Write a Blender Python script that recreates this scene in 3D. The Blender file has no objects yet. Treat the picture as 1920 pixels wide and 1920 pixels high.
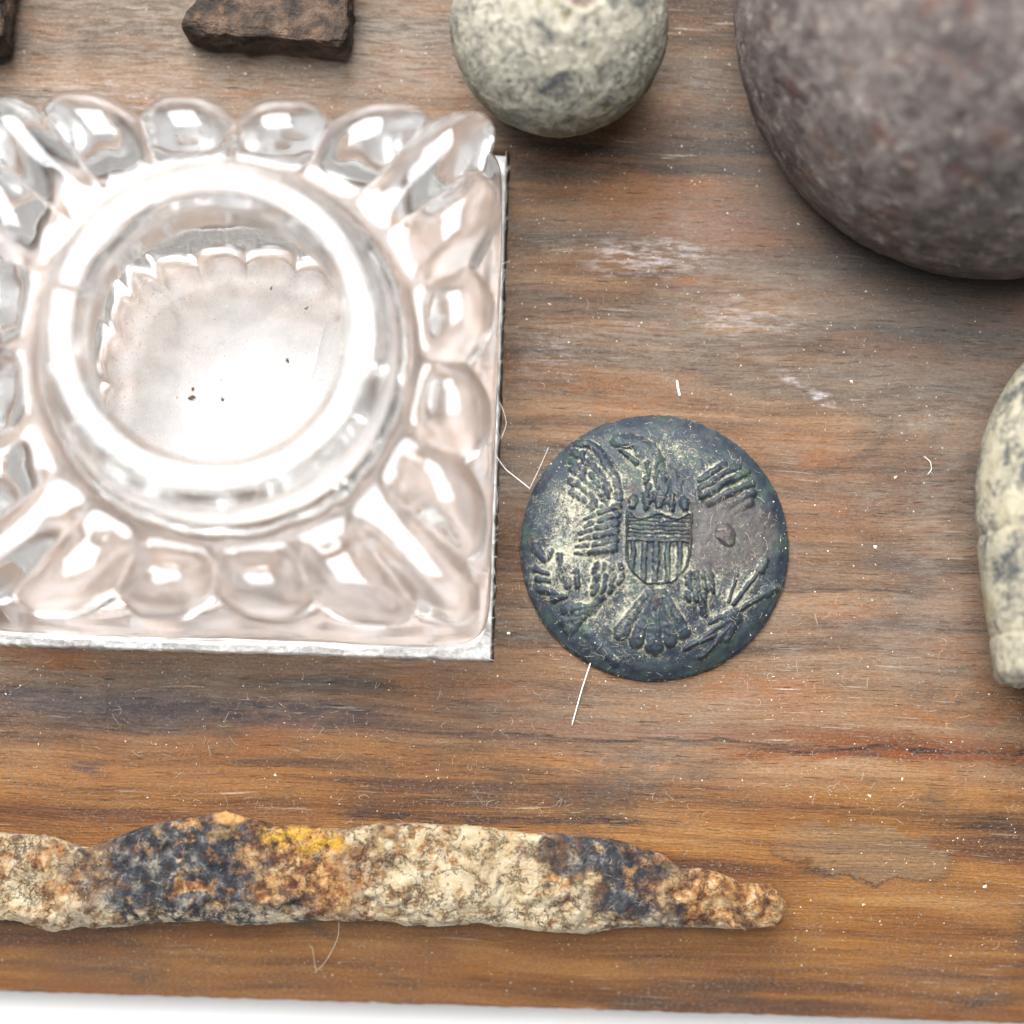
import bpy, math, random
import numpy as np
from mathutils import Matrix, Vector

sc = bpy.context.scene
MM = 0.001                      # everything below is measured in millimetres

# ------------------------------------------------------------------ camera
CAM_POS = Vector((0, -29.4, 177.6))                 # above the front of the board
CAM_TILT, CAM_ROLL = math.radians(5.0), math.radians(1.8)
ct, st = math.cos(CAM_TILT), math.sin(CAM_TILT)
fwd = Vector((0, st, -ct)); yc = Vector((0, ct, st)); xa = Vector((1, 0, 0))
right = xa * math.cos(CAM_ROLL) + yc * math.sin(CAM_ROLL)
up = yc * math.cos(CAM_ROLL) - xa * math.sin(CAM_ROLL)
cam_data = bpy.data.cameras.new('camera')
cam = bpy.data.objects.new('camera', cam_data); sc.collection.objects.link(cam)
cam.matrix_world = Matrix(((right.x, up.x, -fwd.x, CAM_POS.x * MM),
                           (right.y, up.y, -fwd.y, CAM_POS.y * MM),
                           (right.z, up.z, -fwd.z, CAM_POS.z * MM),
                           (0, 0, 0, 1)))
cam_data.sensor_width = 36; cam_data.lens = 84.126
cam_data.shift_x = 0.0056; cam_data.shift_y = 0.1797   # the photograph is an off-centre crop
cam_data.clip_start = 0.005; cam_data.clip_end = 20
cam_data.dof.use_dof = True
cam_data.dof.focus_distance = ((Vector((0, 0, 1.3)) - CAM_POS).dot(fwd)) * MM
cam_data.dof.aperture_fstop = 12.0
sc.camera = cam

# ------------------------------------------------------------------ light
world = bpy.data.worlds.new('World'); sc.world = world; world.use_nodes = True
bg = world.node_tree.nodes['Background']
bg.inputs['Color'].default_value = (0.93, 0.96, 1.0, 1); bg.inputs['Strength'].default_value = 0.17

def area_lamp(name, loc, target, sx, sy, radiance, color=(1, 1, 1)):
    d = bpy.data.lights.new(name, 'AREA'); d.shape = 'RECTANGLE'
    d.size = sx; d.size_y = sy; d.color = color
    d.energy = radiance * math.pi * sx * sy
    o = bpy.data.objects.new(name, d); sc.collection.objects.link(o)
    o.location = loc
    o.rotation_euler = (Vector(target) - Vector(loc)).to_track_quat('-Z', 'Y').to_euler()
    return o
area_lamp('window_lamp', (-0.25, 0.62, 0.72), (0, 0, 0), 0.66, 0.48, 11.5, (1.0, 0.98, 0.95))
area_lamp('overhead_lamp', (-0.10, 0.22, 1.05), (0, 0, 0), 0.80, 0.62, 10.0, (0.95, 0.97, 1.0))

sc.view_settings.view_transform = 'Standard'
sc.view_settings.look = 'None'
sc.view_settings.gamma = 1.0
sc.view_settings.use_curve_mapping = False
sc.view_settings.exposure = 1.08
sc.render.engine = 'CYCLES'
sc.cycles.use_denoising = True
sc.cycles.max_bounces = 20; sc.cycles.transmission_bounces = 18; sc.cycles.glossy_bounces = 8
sc.cycles.diffuse_bounces = 5
sc.cycles.caustics_refractive = True; sc.cycles.caustics_reflective = True
sc.cycles.blur_glossy = 0.4; sc.cycles.sample_clamp_indirect = 12

# ------------------------------------------------------------------ numpy noise
rng = np.random.RandomState(7); random.seed(7)
PERM = rng.permutation(256); PERM = np.concatenate([PERM, PERM, PERM])
GRAD = rng.normal(size=(256, 3)); GRAD /= np.linalg.norm(GRAD, axis=1)[:, None]
def perlin(p):
    p = np.asarray(p, float); i = np.floor(p).astype(int); f = p - i; i &= 255
    u = f * f * f * (f * (f * 6 - 15) + 10)
    r = 0
    for dx in (0, 1):
        wx = u[..., 0] if dx else 1 - u[..., 0]
        for dy in (0, 1):
            wy = u[..., 1] if dy else 1 - u[..., 1]
            for dz in (0, 1):
                wz = u[..., 2] if dz else 1 - u[..., 2]
                h = PERM[PERM[PERM[i[..., 0] + dx] + i[..., 1] + dy] + i[..., 2] + dz] & 255
                g = GRAD[h]
                r = r + wx * wy * wz * (g[..., 0] * (f[..., 0] - dx) + g[..., 1] * (f[..., 1] - dy) + g[..., 2] * (f[..., 2] - dz))
    return r * 1.5
def fbm(p, oct=4, gain=.5, lac=2.1):
    p = np.asarray(p, float); a, r = 1.0, 0
    for k in range(oct):
        r = r + a * perlin(p + 17.3 * k); p = p * lac; a *= gain
    return r
def sstep(a, b, x):
    t = np.clip((x - a) / (b - a), 0, 1); return t * t * (3 - 2 * t)

# ------------------------------------------------------------------ object helpers
def tag(o, label=None, cat=None, group=None, kind=None):
    if label: o['label'] = label
    if cat: o['category'] = cat
    if group: o['group'] = group
    if kind: o['kind'] = kind
    return o
def empty(name, loc=(0, 0, 0)):
    o = bpy.data.objects.new(name, None); sc.collection.objects.link(o)
    o.location = Vector(loc) * MM; o.empty_display_size = .005
    return o
def vnormals(v, f):
    f = np.asarray(f)
    n = np.zeros_like(v)
    a = v[f[:, 0]]; b = v[f[:, 1]]; c = v[f[:, 2]]; d = v[f[:, -1]]
    fn = np.cross(c - a, d - b) if f.shape[1] == 4 else np.cross(b - a, c - a)
    for k in range(f.shape[1]): np.add.at(n, f[:, k], fn)
    return n / np.maximum(np.linalg.norm(n, axis=1), 1e-12)[:, None]
def mesh(name, v, f, mat, parent=None, loc=(0, 0, 0), smooth=True, normals=None, attrs=None):
    me = bpy.data.meshes.new(name)
    v = np.asarray(v, float)
    me.from_pydata((v * MM).tolist(), [], [list(map(int, q)) for q in f])
    me.validate(clean_customdata=False)
    if smooth: me.shade_smooth()
    for k, a in (attrs or {}).items():
        at = me.attributes.new(k, 'FLOAT', 'POINT'); at.data.foreach_set('value', np.asarray(a, np.float32))
    if normals is not None: me.normals_split_custom_set_from_vertices(normals.tolist())
    me.materials.append(mat)
    o = bpy.data.objects.new(name, me); sc.collection.objects.link(o)
    o.location = Vector(loc) * MM
    if parent: o.parent = parent
    return o
def split(v, f, lab, names, mats, parent, attrs=None, subparent=None):
    """one surface cut into its parts; normals are shared so that no seam shows"""
    n = vnormals(v, f); f = np.asarray(f); out = {}
    for k in names:
        ff = f[lab == k]
        if not len(ff): continue
        ids, inv = np.unique(ff, return_inverse=True)
        par = out[subparent[k]] if subparent and k in subparent else parent
        out[k] = mesh(names[k], v[ids], inv.reshape(ff.shape), mats[k] if isinstance(mats, dict) else mats, par,
                      normals=n[ids], attrs={a: b[ids] for a, b in (attrs or {}).items()})
    return out
def ring_faces(nr, nt, closed=True):
    """quads of nr rings with nt points each"""
    i = np.arange(nr - 1)[:, None]; j = np.arange(nt if closed else nt - 1)[None, :]; j2 = (j + 1) % nt
    a = i * nt + j; b = i * nt + j2
    return np.stack([a, b, b + nt, a + nt], -1).reshape(-1, 4)
def tubes(paths, rad, sides=4):
    V, Fc = [], []
    for p, r in zip(paths, rad):
        p = np.asarray(p, float); n = len(p); b = len(V)
        t = np.gradient(p, axis=0); t /= np.linalg.norm(t, axis=1)[:, None] + 1e-9
        u = np.cross(t, [0.13, 0.2, 1.0]); u /= np.linalg.norm(u, axis=1)[:, None] + 1e-9
        w = np.cross(t, u)
        for k in range(n):
            rr = r * (0.35 if k in (0, n - 1) else 1)
            for s in range(sides):
                a = 2 * math.pi * s / sides
                V.append(p[k] + rr * (math.cos(a) * u[k] + math.sin(a) * w[k]))
        for k in range(n - 1):
            for s in range(sides):
                s2 = (s + 1) % sides
                Fc.append((b + k * sides + s, b + k * sides + s2, b + (k + 1) * sides + s2, b + (k + 1) * sides + s))
    return np.array(V), Fc

# ------------------------------------------------------------------ node helper
class Mat:
    def __init__(s, name):
        s.m = bpy.data.materials.new(name); s.m.use_nodes = True
        s.t = s.m.node_tree; s.t.nodes.clear()
        s.out = s.t.nodes.new('ShaderNodeOutputMaterial')
        tc = s.t.nodes.new('ShaderNodeTexCoord')
        s.P = s.vmul(tc.outputs['Object'], (1000, 1000, 1000))
        x = s.t.nodes.new('ShaderNodeSeparateXYZ'); s.t.links.new(s.P, x.inputs[0])
        s.x, s.y, s.z = x.outputs
    def put(s, sock, v):
        if isinstance(v, bpy.types.NodeSocket): s.t.links.new(v, sock)
        elif isinstance(v, (tuple, list)) and sock.type == 'RGBA' and len(v) == 3: sock.default_value = (*v, 1)
        else: sock.default_value = v
    def vmul(s, v, k):
        n = s.t.nodes.new('ShaderNodeVectorMath'); n.operation = 'MULTIPLY'
        s.put(n.inputs[0], v); s.put(n.inputs[1], k); return n.outputs[0]
    def vadd(s, v, k):
        n = s.t.nodes.new('ShaderNodeVectorMath'); n.operation = 'ADD'
        s.put(n.inputs[0], v); s.put(n.inputs[1], k); return n.outputs[0]
    def vec(s, x, y, z=0.0):
        n = s.t.nodes.new('ShaderNodeCombineXYZ')
        for k, v in enumerate((x, y, z)): s.put(n.inputs[k], v)
        return n.outputs[0]
    def op(s, o, a, b=0.0, c=0.0, clamp=False):
        n = s.t.nodes.new('ShaderNodeMath'); n.operation = o; n.use_clamp = clamp
        s.put(n.inputs[0], a); s.put(n.inputs[1], b); s.put(n.inputs[2], c); return n.outputs[0]
    def add(s, *a):
        r = a[0]
        for b in a[1:]: r = s.op('ADD', r, b)
        return r
    def mul(s, *a):
        r = a[0]
        for b in a[1:]: r = s.op('MULTIPLY', r, b)
        return r
    def noise(s, v, scale=1.0, detail=3.0, rough=.55, dist=0.0):
        n = s.t.nodes.new('ShaderNodeTexNoise'); s.put(n.inputs['Vector'], v)
        n.inputs['Scale'].default_value = scale; n.inputs['Detail'].default_value = detail
        n.inputs['Roughness'].default_value = rough; n.inputs['Distortion'].default_value = dist
        return n.outputs['Fac']
    def vor(s, v, scale=1.0, feature='F1', rand=1.0):
        n = s.t.nodes.new('ShaderNodeTexVoronoi'); n.feature = feature; s.put(n.inputs['Vector'], v)
        n.inputs['Scale'].default_value = scale; n.inputs['Randomness'].default_value = rand
        return n.outputs['Distance']
    def step(s, v, a, b, lo=0.0, hi=1.0):
        n = s.t.nodes.new('ShaderNodeMapRange'); n.interpolation_type = 'SMOOTHSTEP'
        s.put(n.inputs[0], v)
        if a > b: a, b, lo, hi = b, a, hi, lo
        n.inputs[1].default_value = a; n.inputs[2].default_value = b
        n.inputs[3].default_value = lo; n.inputs[4].default_value = hi
        return n.outputs[0]
    def ramp(s, f, stops):
        n = s.t.nodes.new('ShaderNodeValToRGB'); e = n.color_ramp.elements
        while len(e) > 1: e.remove(e[-1])
        e[0].position = stops[0][0]; e[0].color = (*stops[0][1], 1)
        for p, c in stops[1:]:
            k = e.new(p); k.color = (*c, 1)
        s.put(n.inputs[0], f); return n.outputs[0]
    def mix(s, a, b, f, mode='MIX'):
        n = s.t.nodes.new('ShaderNodeMix'); n.data_type = 'RGBA'; n.blend_type = mode
        s.put(n.inputs[0], f); s.put(n.inputs[6], a); s.put(n.inputs[7], b); return n.outputs[2]
    def attr(s, name):
        n = s.t.nodes.new('ShaderNodeAttribute'); n.attribute_name = name; return n.outputs['Fac']
    def bump(s, h, dist, strength=1.0, normal=None):
        n = s.t.nodes.new('ShaderNodeBump'); n.inputs['Distance'].default_value = dist * MM
        n.inputs['Strength'].default_value = strength; s.put(n.inputs['Height'], h)
        if normal is not None: s.put(n.inputs['Normal'], normal)
        return n.outputs[0]
    def blob(s, cx, cy, rx, ry, ang=0.0, soft=.6, X=None, Y=None):
        X = s.x if X is None else X; Y = s.y if Y is None else Y
        c, d = math.cos(ang), math.sin(ang)
        dx = s.op('SUBTRACT', X, cx); dy = s.op('SUBTRACT', Y, cy)
        a = s.mul(s.add(s.mul(dx, c), s.mul(dy, d)), 1 / rx)
        b = s.mul(s.add(s.mul(dx, -d), s.mul(dy, c)), 1 / ry)
        r = s.op('SQRT', s.add(s.mul(a, a), s.mul(b, b)))
        return s.step(r, 1.0, 1.0 - soft)
    def principled(s, color, rough=.6, metal=0.0, normal=None, spec=.5, trim=.74, **kw):
        n = s.t.nodes.new('ShaderNodeBsdfPrincipled')
        if trim != 1.0: color = s.mix(color, (trim, trim, trim), 1.0, 'MULTIPLY')
        s.put(n.inputs['Base Color'], color); s.put(n.inputs['Roughness'], rough)
        s.put(n.inputs['Metallic'], metal); s.put(n.inputs['Specular IOR Level'], spec)
        if normal is not None: s.put(n.inputs['Normal'], normal)
        for k, v in kw.items(): s.put(n.inputs[k.replace('_', ' ')], v)
        s.t.links.new(n.outputs[0], s.out.inputs[0]); s.bsdf = n
        return s.m

# ------------------------------------------------------------------ materials
def wood_material():
    g = Mat('weathered_wood')
    wx = g.noise(g.vec(g.mul(g.x, .05), g.mul(g.y, .08), 3.0), 1, 2)
    Y = g.add(g.y, g.mul(g.op('SUBTRACT', wx, .5), 1.8), g.mul(g.x, .004))
    X = g.x
    def band(sx, sy, z=0.0, detail=4.0, rough=.55, dist=0.0):
        return g.noise(g.vec(g.mul(X, sx), g.mul(Y, sy), z), 1, detail, rough, dist)
    g1 = band(.022, .20, 1.0, 4, .6); g2 = band(.045, 1.1, 4.0, 5, .6); g3 = band(.22, 5.5, 9.0, 4, .6)
    tone = g.add(g.mul(g1, .55), g.mul(g2, .35), g.mul(g3, .10))
    brown = g.ramp(tone, [(.39, (.022, .011, .007)), (.45, (.075, .036, .018)), (.51, (.155, .078, .038)), (.57, (.24, .13, .068)), (.67, (.36, .23, .14))])
    amber = g.ramp(tone, [(.38, (.045, .015, .006)), (.44, (.140, .052, .017)), (.50, (.260, .108, .033)), (.57, (.36, .165, .055)), (.68, (.46, .26, .11))])
    jag = g.mul(g.op('SUBTRACT', band(.03, .5, 12.0, 3), .5), 9.0)
    low = g.step(g.add(g.y, jag), -14.0, -27.0)
    col = g.mix(brown, amber, low)
    # orange and reddish heart patches higher up
    jx = g.add(X, g.mul(g.op('SUBTRACT', band(.2, .9, 20.0, 4, .65), .5), 12.0))
    jy = g.add(Y, g.mul(g.op('SUBTRACT', band(.12, .6, 25.0, 4, .65), .5), 3.2))
    for (cx, cy, rx, ry, a, c) in ((10, 24.6, 10, 2.6, .75, (.34, .14, .05)), (15, 22.0, 12, 4, .6, (.26, .10, .055)), (22, 17.5, 11, 2.4, .6, (.30, .13, .055)),
                                   (26, 3, 12, 6, .35, (.28, .12, .065)), (16, -14.5, 15, 1.6, .45, (.30, .15, .07)), (-24, -20.6, 18, 1.6, .7, (.36, .16, .06)),
                                   (-4, -18.6, 22, 1.3, .8, (.37, .165, .06)), (-31, 29.6, 12, 1.6, .5, (.36, .17, .09)), (-20, -25, 20, 3, .6, (.30, .13, .05)),
                                   (30, -21, 12, 3.5, .5, (.36, .18, .06)), (10, -16.0, 16, 1.1, .5, (.20, .075, .045)), (34, -6, 10, 5, .3, (.22, .11, .07))):
        col = g.mix(col, tuple(k * .85 for k in c), g.mul(g.blob(cx, cy, rx, ry, 0, .8, jx, jy), min(1, a * 1.25), g.add(.25, g.mul(g.step(tone, .38, .6), .75))))
    blot = g.step(g.noise(g.vec(g.mul(g.x, .06), g.mul(Y, .13), 83.0), 1, 5, .66, .5), .52, .68)
    col = g.mix(col, (.060, .036, .024), g.mul(blot, .7))
    rb = g.step(g.noise(g.vec(g.mul(g.x, .07), g.mul(Y, .20), 91.0), 1, 5, .66, .5), .53, .68)
    col = g.mix(col, (.26, .098, .034), g.mul(rb, .7))
    # greyed, dusty weathering: patchy across the upper field
    wz = g.step(band(.035, .16, 31.0, 5, .62), .40, .66)
    fine = g.step(band(.5, 3.6, 35.0, 4, .7), .36, .66)
    upm = g.step(g.add(g.y, jag), -24.0, -8.0, .12, 1.0)
    weather = g.mul(g.add(g.mul(wz, .55), .16), g.add(g.mul(fine, .7), .3), upm)
    col = g.mix(col, (.245, .215, .178), g.mul(weather, .85))
    col = g.mix(col, (.33, .27, .22), g.mul(g.blob(-26, 36, 34, 13, 0, .8, jx, jy), g.add(.15, g.mul(fine, .5))))
    # cooler grey in the upper right, mostly the two balls' shadow put into the colour
    col = g.mix(col, (.13, .122, .115), g.mul(g.blob(24, 24, 22, 12, -.4, .9, jx, jy), .5))
    col = g.mix(col, (.14, .125, .115), g.mul(g.blob(33, 16, 16, 11, .2, .9, jx, jy), .5))
    jl = g.add(Y, g.mul(g.op('SUBTRACT', band(.15, 1.2, 44.0, 4), .5), 1.6))
    # dark grain lines and the long streak that divides the board
    for (cx, cy, rx, ry, a, c) in ((-27, -15.6, 17, 1.5, .85, (.075, .06, .062)), (-10, -16.6, 14, .8, .6, (.10, .06, .05)), (2, -16.9, 22, .35, .7, (.07, .04, .032)),
                                   (31, -16.9, 14, .75, 1.0, (.050, .012, .006)), (30, -16.3, 15, 1.3, .8, (.20, .062, .02)), (27, -17.2, 2.5, .6, .8, (.03, .03, .035)), (8, -18.0, 7, .9, .45, (.08, .07, .07)), (-31, -20.4, 2.6, .75, .75, (.06, .04, .04)), (-27, -23.4, 22, .8, .6, (.12, .045, .025)),
                                   (2, -23.0, 18, .6, .7, (.06, .03, .022)), (22, -24.2, 12, .35, .5, (.12, .06, .035)), (-32, -35.0, 6, 1.6, .4, (.12, .07, .05)), (33, -33.5, 10, 1.2, .45, (.14, .07, .045)),
                                   (12, 17.3, 9, .35, .6, (.07, .04, .035)), (29, -3.2, 6, 1.8, .35, (.10, .07, .06)), (24, -5.2, 8, .22, .7, (.05, .03, .025)), (30, -8, 5, 2, .3, (.12, .085, .075))):
        col = g.mix(col, c, g.mul(g.blob(cx, cy, rx, ry, 0, .7, jx, jl), a, g.add(.45, g.mul(g.step(g3, .58, .42), .55))))
    # split lines along the grain
    yl = g.add(g.y, g.mul(g.op('SUBTRACT', band(.10, .2, 48.0, 3, .6), .5), 2.6))
    def line(y0, x0, x1, w, c, a):
        nonlocal col
        m = g.step(g.op('ABSOLUTE', g.op('SUBTRACT', yl, y0)), w, w * .35)
        col = g.mix(col, c, g.mul(m, g.step(g.x, x0 - 2, x0 + 3), g.step(g.x, x1 + 2, x1 - 3), g.add(.35, g.mul(g.step(band(.5, 1.5, 49.0, 3), .4, .6), .65)), a))
    line(-17.3, 16, 60, .8, (.20, .055, .015), .8); line(-17.0, 18, 60, .22, (.018, .007, .004), .95); line(-16.6, -5, 24, .16, (.03, .018, .014), .85)
    line(-15.6, -45, -8, 1.3, (.045, .034, .038), .85); line(-15.0, -45, -16, .3, (.05, .04, .042), .6); line(-23.0, -12, 12, .35, (.03, .016, .011), .8); line(-5.2, 20, 32, .12, (.03, .02, .016), .8)
    line(16.6, 6, 18, .10, (.04, .025, .02), .8); line(18.6, 2, 12, .10, (.04, .025, .02), .7); line(14.2, 2, 14, .08, (.04, .025, .02), .6)
    # tide-mark stain near the lower right
    sx = g.add(g.x, g.mul(g.op('SUBTRACT', g.noise(g.P, .35, 3), .5), 5.0)); sy = g.add(g.y, g.mul(g.op('SUBTRACT', g.noise(g.vadd(g.P, (40, 7, 3)), .4, 3), .5), 3.0))
    s_in = g.blob(26.5, -24.6, 7.5, 2.0, -.14, .18, sx, sy); s_out = g.blob(26.5, -24.6, 8.0, 2.35, -.14, .2, sx, sy)
    col = g.mix(col, (.07, .028, .015), g.mul(g.op('SUBTRACT', s_out, s_in), g.step(g.y, -23.6, -25.2), .9))
    col = g.mix(col, (.21, .155, .10), g.mul(s_in, .5, g.step(g.x, 17.0, 25.0)))
    # scuffs of white paint
    wn = g.step(g.noise(g.vec(g.mul(g.x, .5), g.mul(g.y, 2.2), 5), 1, 5, .7), .44, .58)
    for (cx, cy, rx, ry, an, a) in ((23.3, 9.3, 2.8, .8, -.5, 1.0), (9.8, 19.9, 6.5, 2.2, 0, .75), (17, 15.3, 7, 1.6, -.1, .45), (30.8, 8.0, 3, .7, .1, .4), (20.5, 10.6, 2.0, .9, -.4, .5), (3, 12, 4, 4, 0, .3),
                                    (-32, 31, 10, 2.5, 0, .35), (3, 33, 14, 5, 0, .3)):
        col = g.mix(col, (.74, .70, .72), g.mul(g.blob(cx, cy, rx, ry, an, .9, sx, sy), wn, g.add(.35, g.mul(fine, .65)), a * .8))
    # open pores: short dark ticks, and pale dust lodged along the grain
    pore = g.step(band(.42, 8.5, 52.0, 2, .5), .665, .74)
    poremask = g.step(band(.06, .25, 57.0, 2), .45, .6)
    col = g.mix(col, (.055, .034, .026), g.mul(pore, poremask, .8))
    lodge = g.step(band(.22, 5.2, 61.0, 2, .5), .625, .67)
    lmask = g.op('MAXIMUM', g.step(band(.07, .3, 66.0, 3), .50, .66), g.mul(g.blob(20, -12.5, 26, 6, 0, .6, jx, jy), g.step(band(.2, .9, 69.0, 3), .40, .55)))
    col = g.mix(col, (.62, .53, .42), g.mul(lodge, lmask, .5))
    grit = g.noise(g.vec(g.mul(g.x, 2.6), g.mul(g.y, 6.5), 71.0), 1, 4, .8)
    col = g.mix(col, g.mix((.30, .30, .30), (1.75, 1.72, 1.68), g.step(grit, .34, .68)), .34, 'MULTIPLY')
    haze = g.step(g.noise(g.vec(g.mul(g.x, .05), g.mul(g.y, .10), 113.0), 1, 5, .68, .4), .44, .64)
    col = g.mix(col, (.33, .285, .24), g.mul(haze, g.add(.08, g.mul(fine, .28)), upm))
    # fine dust film
    dn = g.noise(g.vec(g.mul(g.x, 3.4), g.mul(g.y, 5.5), 2.0), 1, 5, .8)
    dm = g.step(g.noise(g.vec(g.mul(g.x, .07), g.mul(g.y, .16), 8.0), 1, 5, .68), .40, .62)
    dust = g.mul(g.step(dn, .50, .66), g.add(g.mul(dm, .8), .14))
    col = g.mix(col, (.46, .41, .35), g.mul(dust, .75))
    hs = g.t.nodes.new('ShaderNodeHueSaturation'); hs.inputs['Saturation'].default_value = 1.10; g.put(hs.inputs['Color'], col); col = hs.outputs[0]
    h = g.add(g.mul(g2, .35), g.mul(g3, .55), g.mul(pore, -.9), g.mul(dust, .25), g.mul(lodge, .2))
    nrm = g.bump(g.add(h, g.mul(grit, .5)), .2, .85)
    return g.principled(col, g.add(.48, g.mul(dust, .3), g.mul(weather, .2)), normal=nrm, spec=.22, trim=.52)

def cut_wood_material():
    g = Mat('cut_wood_edge')
    n = g.noise(g.vec(g.mul(g.x, .4), g.mul(g.y, .4), g.mul(g.z, 2.5)), 1, 5, .65)
    col = g.ramp(n, [(.3, (.16, .085, .045)), (.5, (.36, .22, .12)), (.7, (.55, .40, .26))])
    return g.principled(col, .75, normal=g.bump(n, .3, .8))

def glass_material(name='pressed_glass', dusty=0.0, rough=0.0, dcol=(.78, .76, .73)):
    g = Mat(name)
    n1 = g.noise(g.P, .22, 3, .5); n2 = g.noise(g.P, 3.5, 3, .6)
    nrm = g.bump(g.add(g.mul(n1, 1.0), g.mul(n2, .015)), .07, .5)
    gl = g.t.nodes.new('ShaderNodeBsdfGlass'); gl.inputs['IOR'].default_value = 1.5
    gl.inputs['Color'].default_value = (.985, .985, .985, 1)
    g.put(gl.inputs['Roughness'], g.step(n2, .4, .8, rough, rough + .08)); g.put(gl.inputs['Normal'], nrm)
    df = g.t.nodes.new('ShaderNodeBsdfDiffuse'); df.inputs['Color'].default_value = (*dcol, 1)
    film = g.add(.003, g.mul(g.step(g.noise(g.P, .35, 4, .65), .45, .75), .035), g.mul(g.step(g.noise(g.P, 7, 3, .7), .62, .72), .10))
    if dusty: film = g.add(film, g.mul(g.step(g.noise(g.P, .5, 5, .7), .38, .62), dusty), g.mul(g.step(g.noise(g.P, 4.5, 4, .75), .55, .68), dusty * 1.5))
    mx = g.t.nodes.new('ShaderNodeMixShader'); g.put(mx.inputs[0], film)
    g.t.links.new(gl.outputs[0], mx.inputs[1]); g.t.links.new(df.outputs[0], mx.inputs[2])
    g.t.links.new(mx.outputs[0], g.out.inputs[0])
    return g.m

def cotton_material(name='cotton', c=(.80, .785, .76)):
    g = Mat(name)
    n = g.noise(g.P, 1.3, 5, .7)
    col = g.mix(tuple(k * .8 for k in c), c, g.step(n, .3, .6))
    return g.principled(col, .95, normal=g.bump(n, .5, .8), spec=.1, trim=1.0)

def button_material():
    g = Mat('patinated_brass')
    d = g.attr('dust'); rust = g.attr('rust')
    n = g.noise(g.P, .55, 4, .6)
    base = g.ramp(n, [(.3, (.014, .020, .032)), (.5, (.026, .036, .048)), (.7, (.046, .060, .064))])
    base = g.mix(base, (.045, .075, .055), g.mul(g.step(g.noise(g.vadd(g.P, (9, 3, 1)), .45, 4, .65), .5, .68), .7))
    base = g.mix(base, (.055, .030, .028), g.mul(g.step(g.noise(g.vadd(g.P, (31, 3, 8)), .6, 4, .65), .60, .72), .7))
    base = g.mix(base, g.ramp(g.noise(g.P, 1.8, 4, .7), [(.3, (.055, .042, .036)), (.6, (.115, .092, .078)), (.75, (.17, .14, .115))]), g.mul(rust, .6))
    f1 = g.noise(g.P, 6.0, 5, .82, 1.0); f2 = g.noise(g.vadd(g.P, (5, 5, 5)), 1.6, 4, .65)
    lvl = g.add(g.mul(d, .62), g.mul(g.op('SUBTRACT', f1, .5), 1.5), g.mul(g.op('SUBTRACT', f2, .5), .55))
    dust = g.step(lvl, .33, .58)
    dcol = g.ramp(g.noise(g.P, .8, 3), [(.35, (.42, .41, .31)), (.55, (.55, .51, .38)), (.75, (.36, .42, .34))])
    col = g.mix(base, dcol, g.mul(dust, .8))
    nrm = g.bump(g.add(g.mul(dust, .5), g.mul(f1, .5)), .09, .7)
    return g.principled(col, g.add(.52, g.mul(dust, .4)), normal=nrm, spec=.28)

def lead_material(name, seed, tan, pale, dark, zone, thr=.58, rough=.6, relief=.5):
    g = Mat(name)
    P = g.vadd(g.P, (seed, seed * .7, seed * 1.3))
    n1 = g.noise(P, .26, 5, .62, .4); n2 = g.noise(P, 1.1, 5, .70, .7); n3 = g.noise(P, 4.2, 4, .72)
    zm = zone(g)
    col = g.mix(tuple(k * .75 for k in tan), tan, g.step(n2, .36, .6))
    pm = g.step(g.add(g.mul(n1, .5), g.mul(n2, .5), g.mul(zm, .12)), .49, .60)
    col = g.mix(col, g.mix(pale, tuple(min(.85, k * 1.35) for k in pale), g.step(n3, .45, .65)), pm)
    crack = g.step(g.op('ABSOLUTE', g.op('SUBTRACT', g.noise(g.vadd(P, (4, 9, 2)), .8, 6, .72, .6), .5)), .030, .006)
    dk = g.op('MAXIMUM', g.mul(crack, .9, g.step(n1, .42, .54)), g.step(g.add(g.mul(g.noise(g.vadd(P, (14, 9, 2)), .33, 5, .7, .5), .7), g.mul(n3, .3)), thr, thr + .05))
    col = g.mix(col, dark, g.mul(dk, g.add(.35, g.mul(zm, .6))))
    sp = g.step(g.noise(g.vadd(P, (3, 9, 1)), 2.2, 5, .78), .575, .64)
    fl = g.step(g.noise(g.vadd(P, (33, 9, 1)), 2.0, 5, .78), .57, .64)
    col = g.mix(col, dark, g.mul(fl, .5, g.add(.1, g.mul(zm, .9))))
    col = g.mix(col, (.72, .69, .60), g.mul(sp, .75, zm))
    nrm = g.bump(g.add(g.mul(n2, .6), g.mul(n3, .4), g.mul(sp, .3), g.mul(dk, -.35)), relief, .9)
    return g.principled(col, rough, normal=nrm, spec=.40, trim=.66)

def iron_ball_material():
    g = Mat('brown_iron')
    n1 = g.noise(g.P, .13, 4, .6); n2 = g.noise(g.vadd(g.P, (7, 1, 4)), .55, 5, .68); n3 = g.noise(g.P, 2.0, 5, .75)
    v = g.add(g.mul(n1, .30), g.mul(n2, .45), g.mul(n3, .25))
    col = g.ramp(v, [(.37, (.025, .019, .017)), (.46, (.078, .060, .055)), (.52, (.135, .108, .099)), (.61, (.25, .21, .185))])
    col = g.mix(col, (.13, .05, .032), g.mul(g.step(g.noise(g.vadd(g.P, (3, 30, 4)), .35, 4, .65), .55, .66), .6))
    col = g.mix(col, (.36, .325, .27), g.mul(g.step(g.noise(g.vadd(g.P, (13, 3, 4)), .8, 5, .75), .55, .66), .7))
    nrm = g.bump(g.add(g.mul(n2, .6), g.mul(n3, .6)), .8, .9)
    return g.principled(col, .55, normal=nrm, spec=.35)

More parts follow.
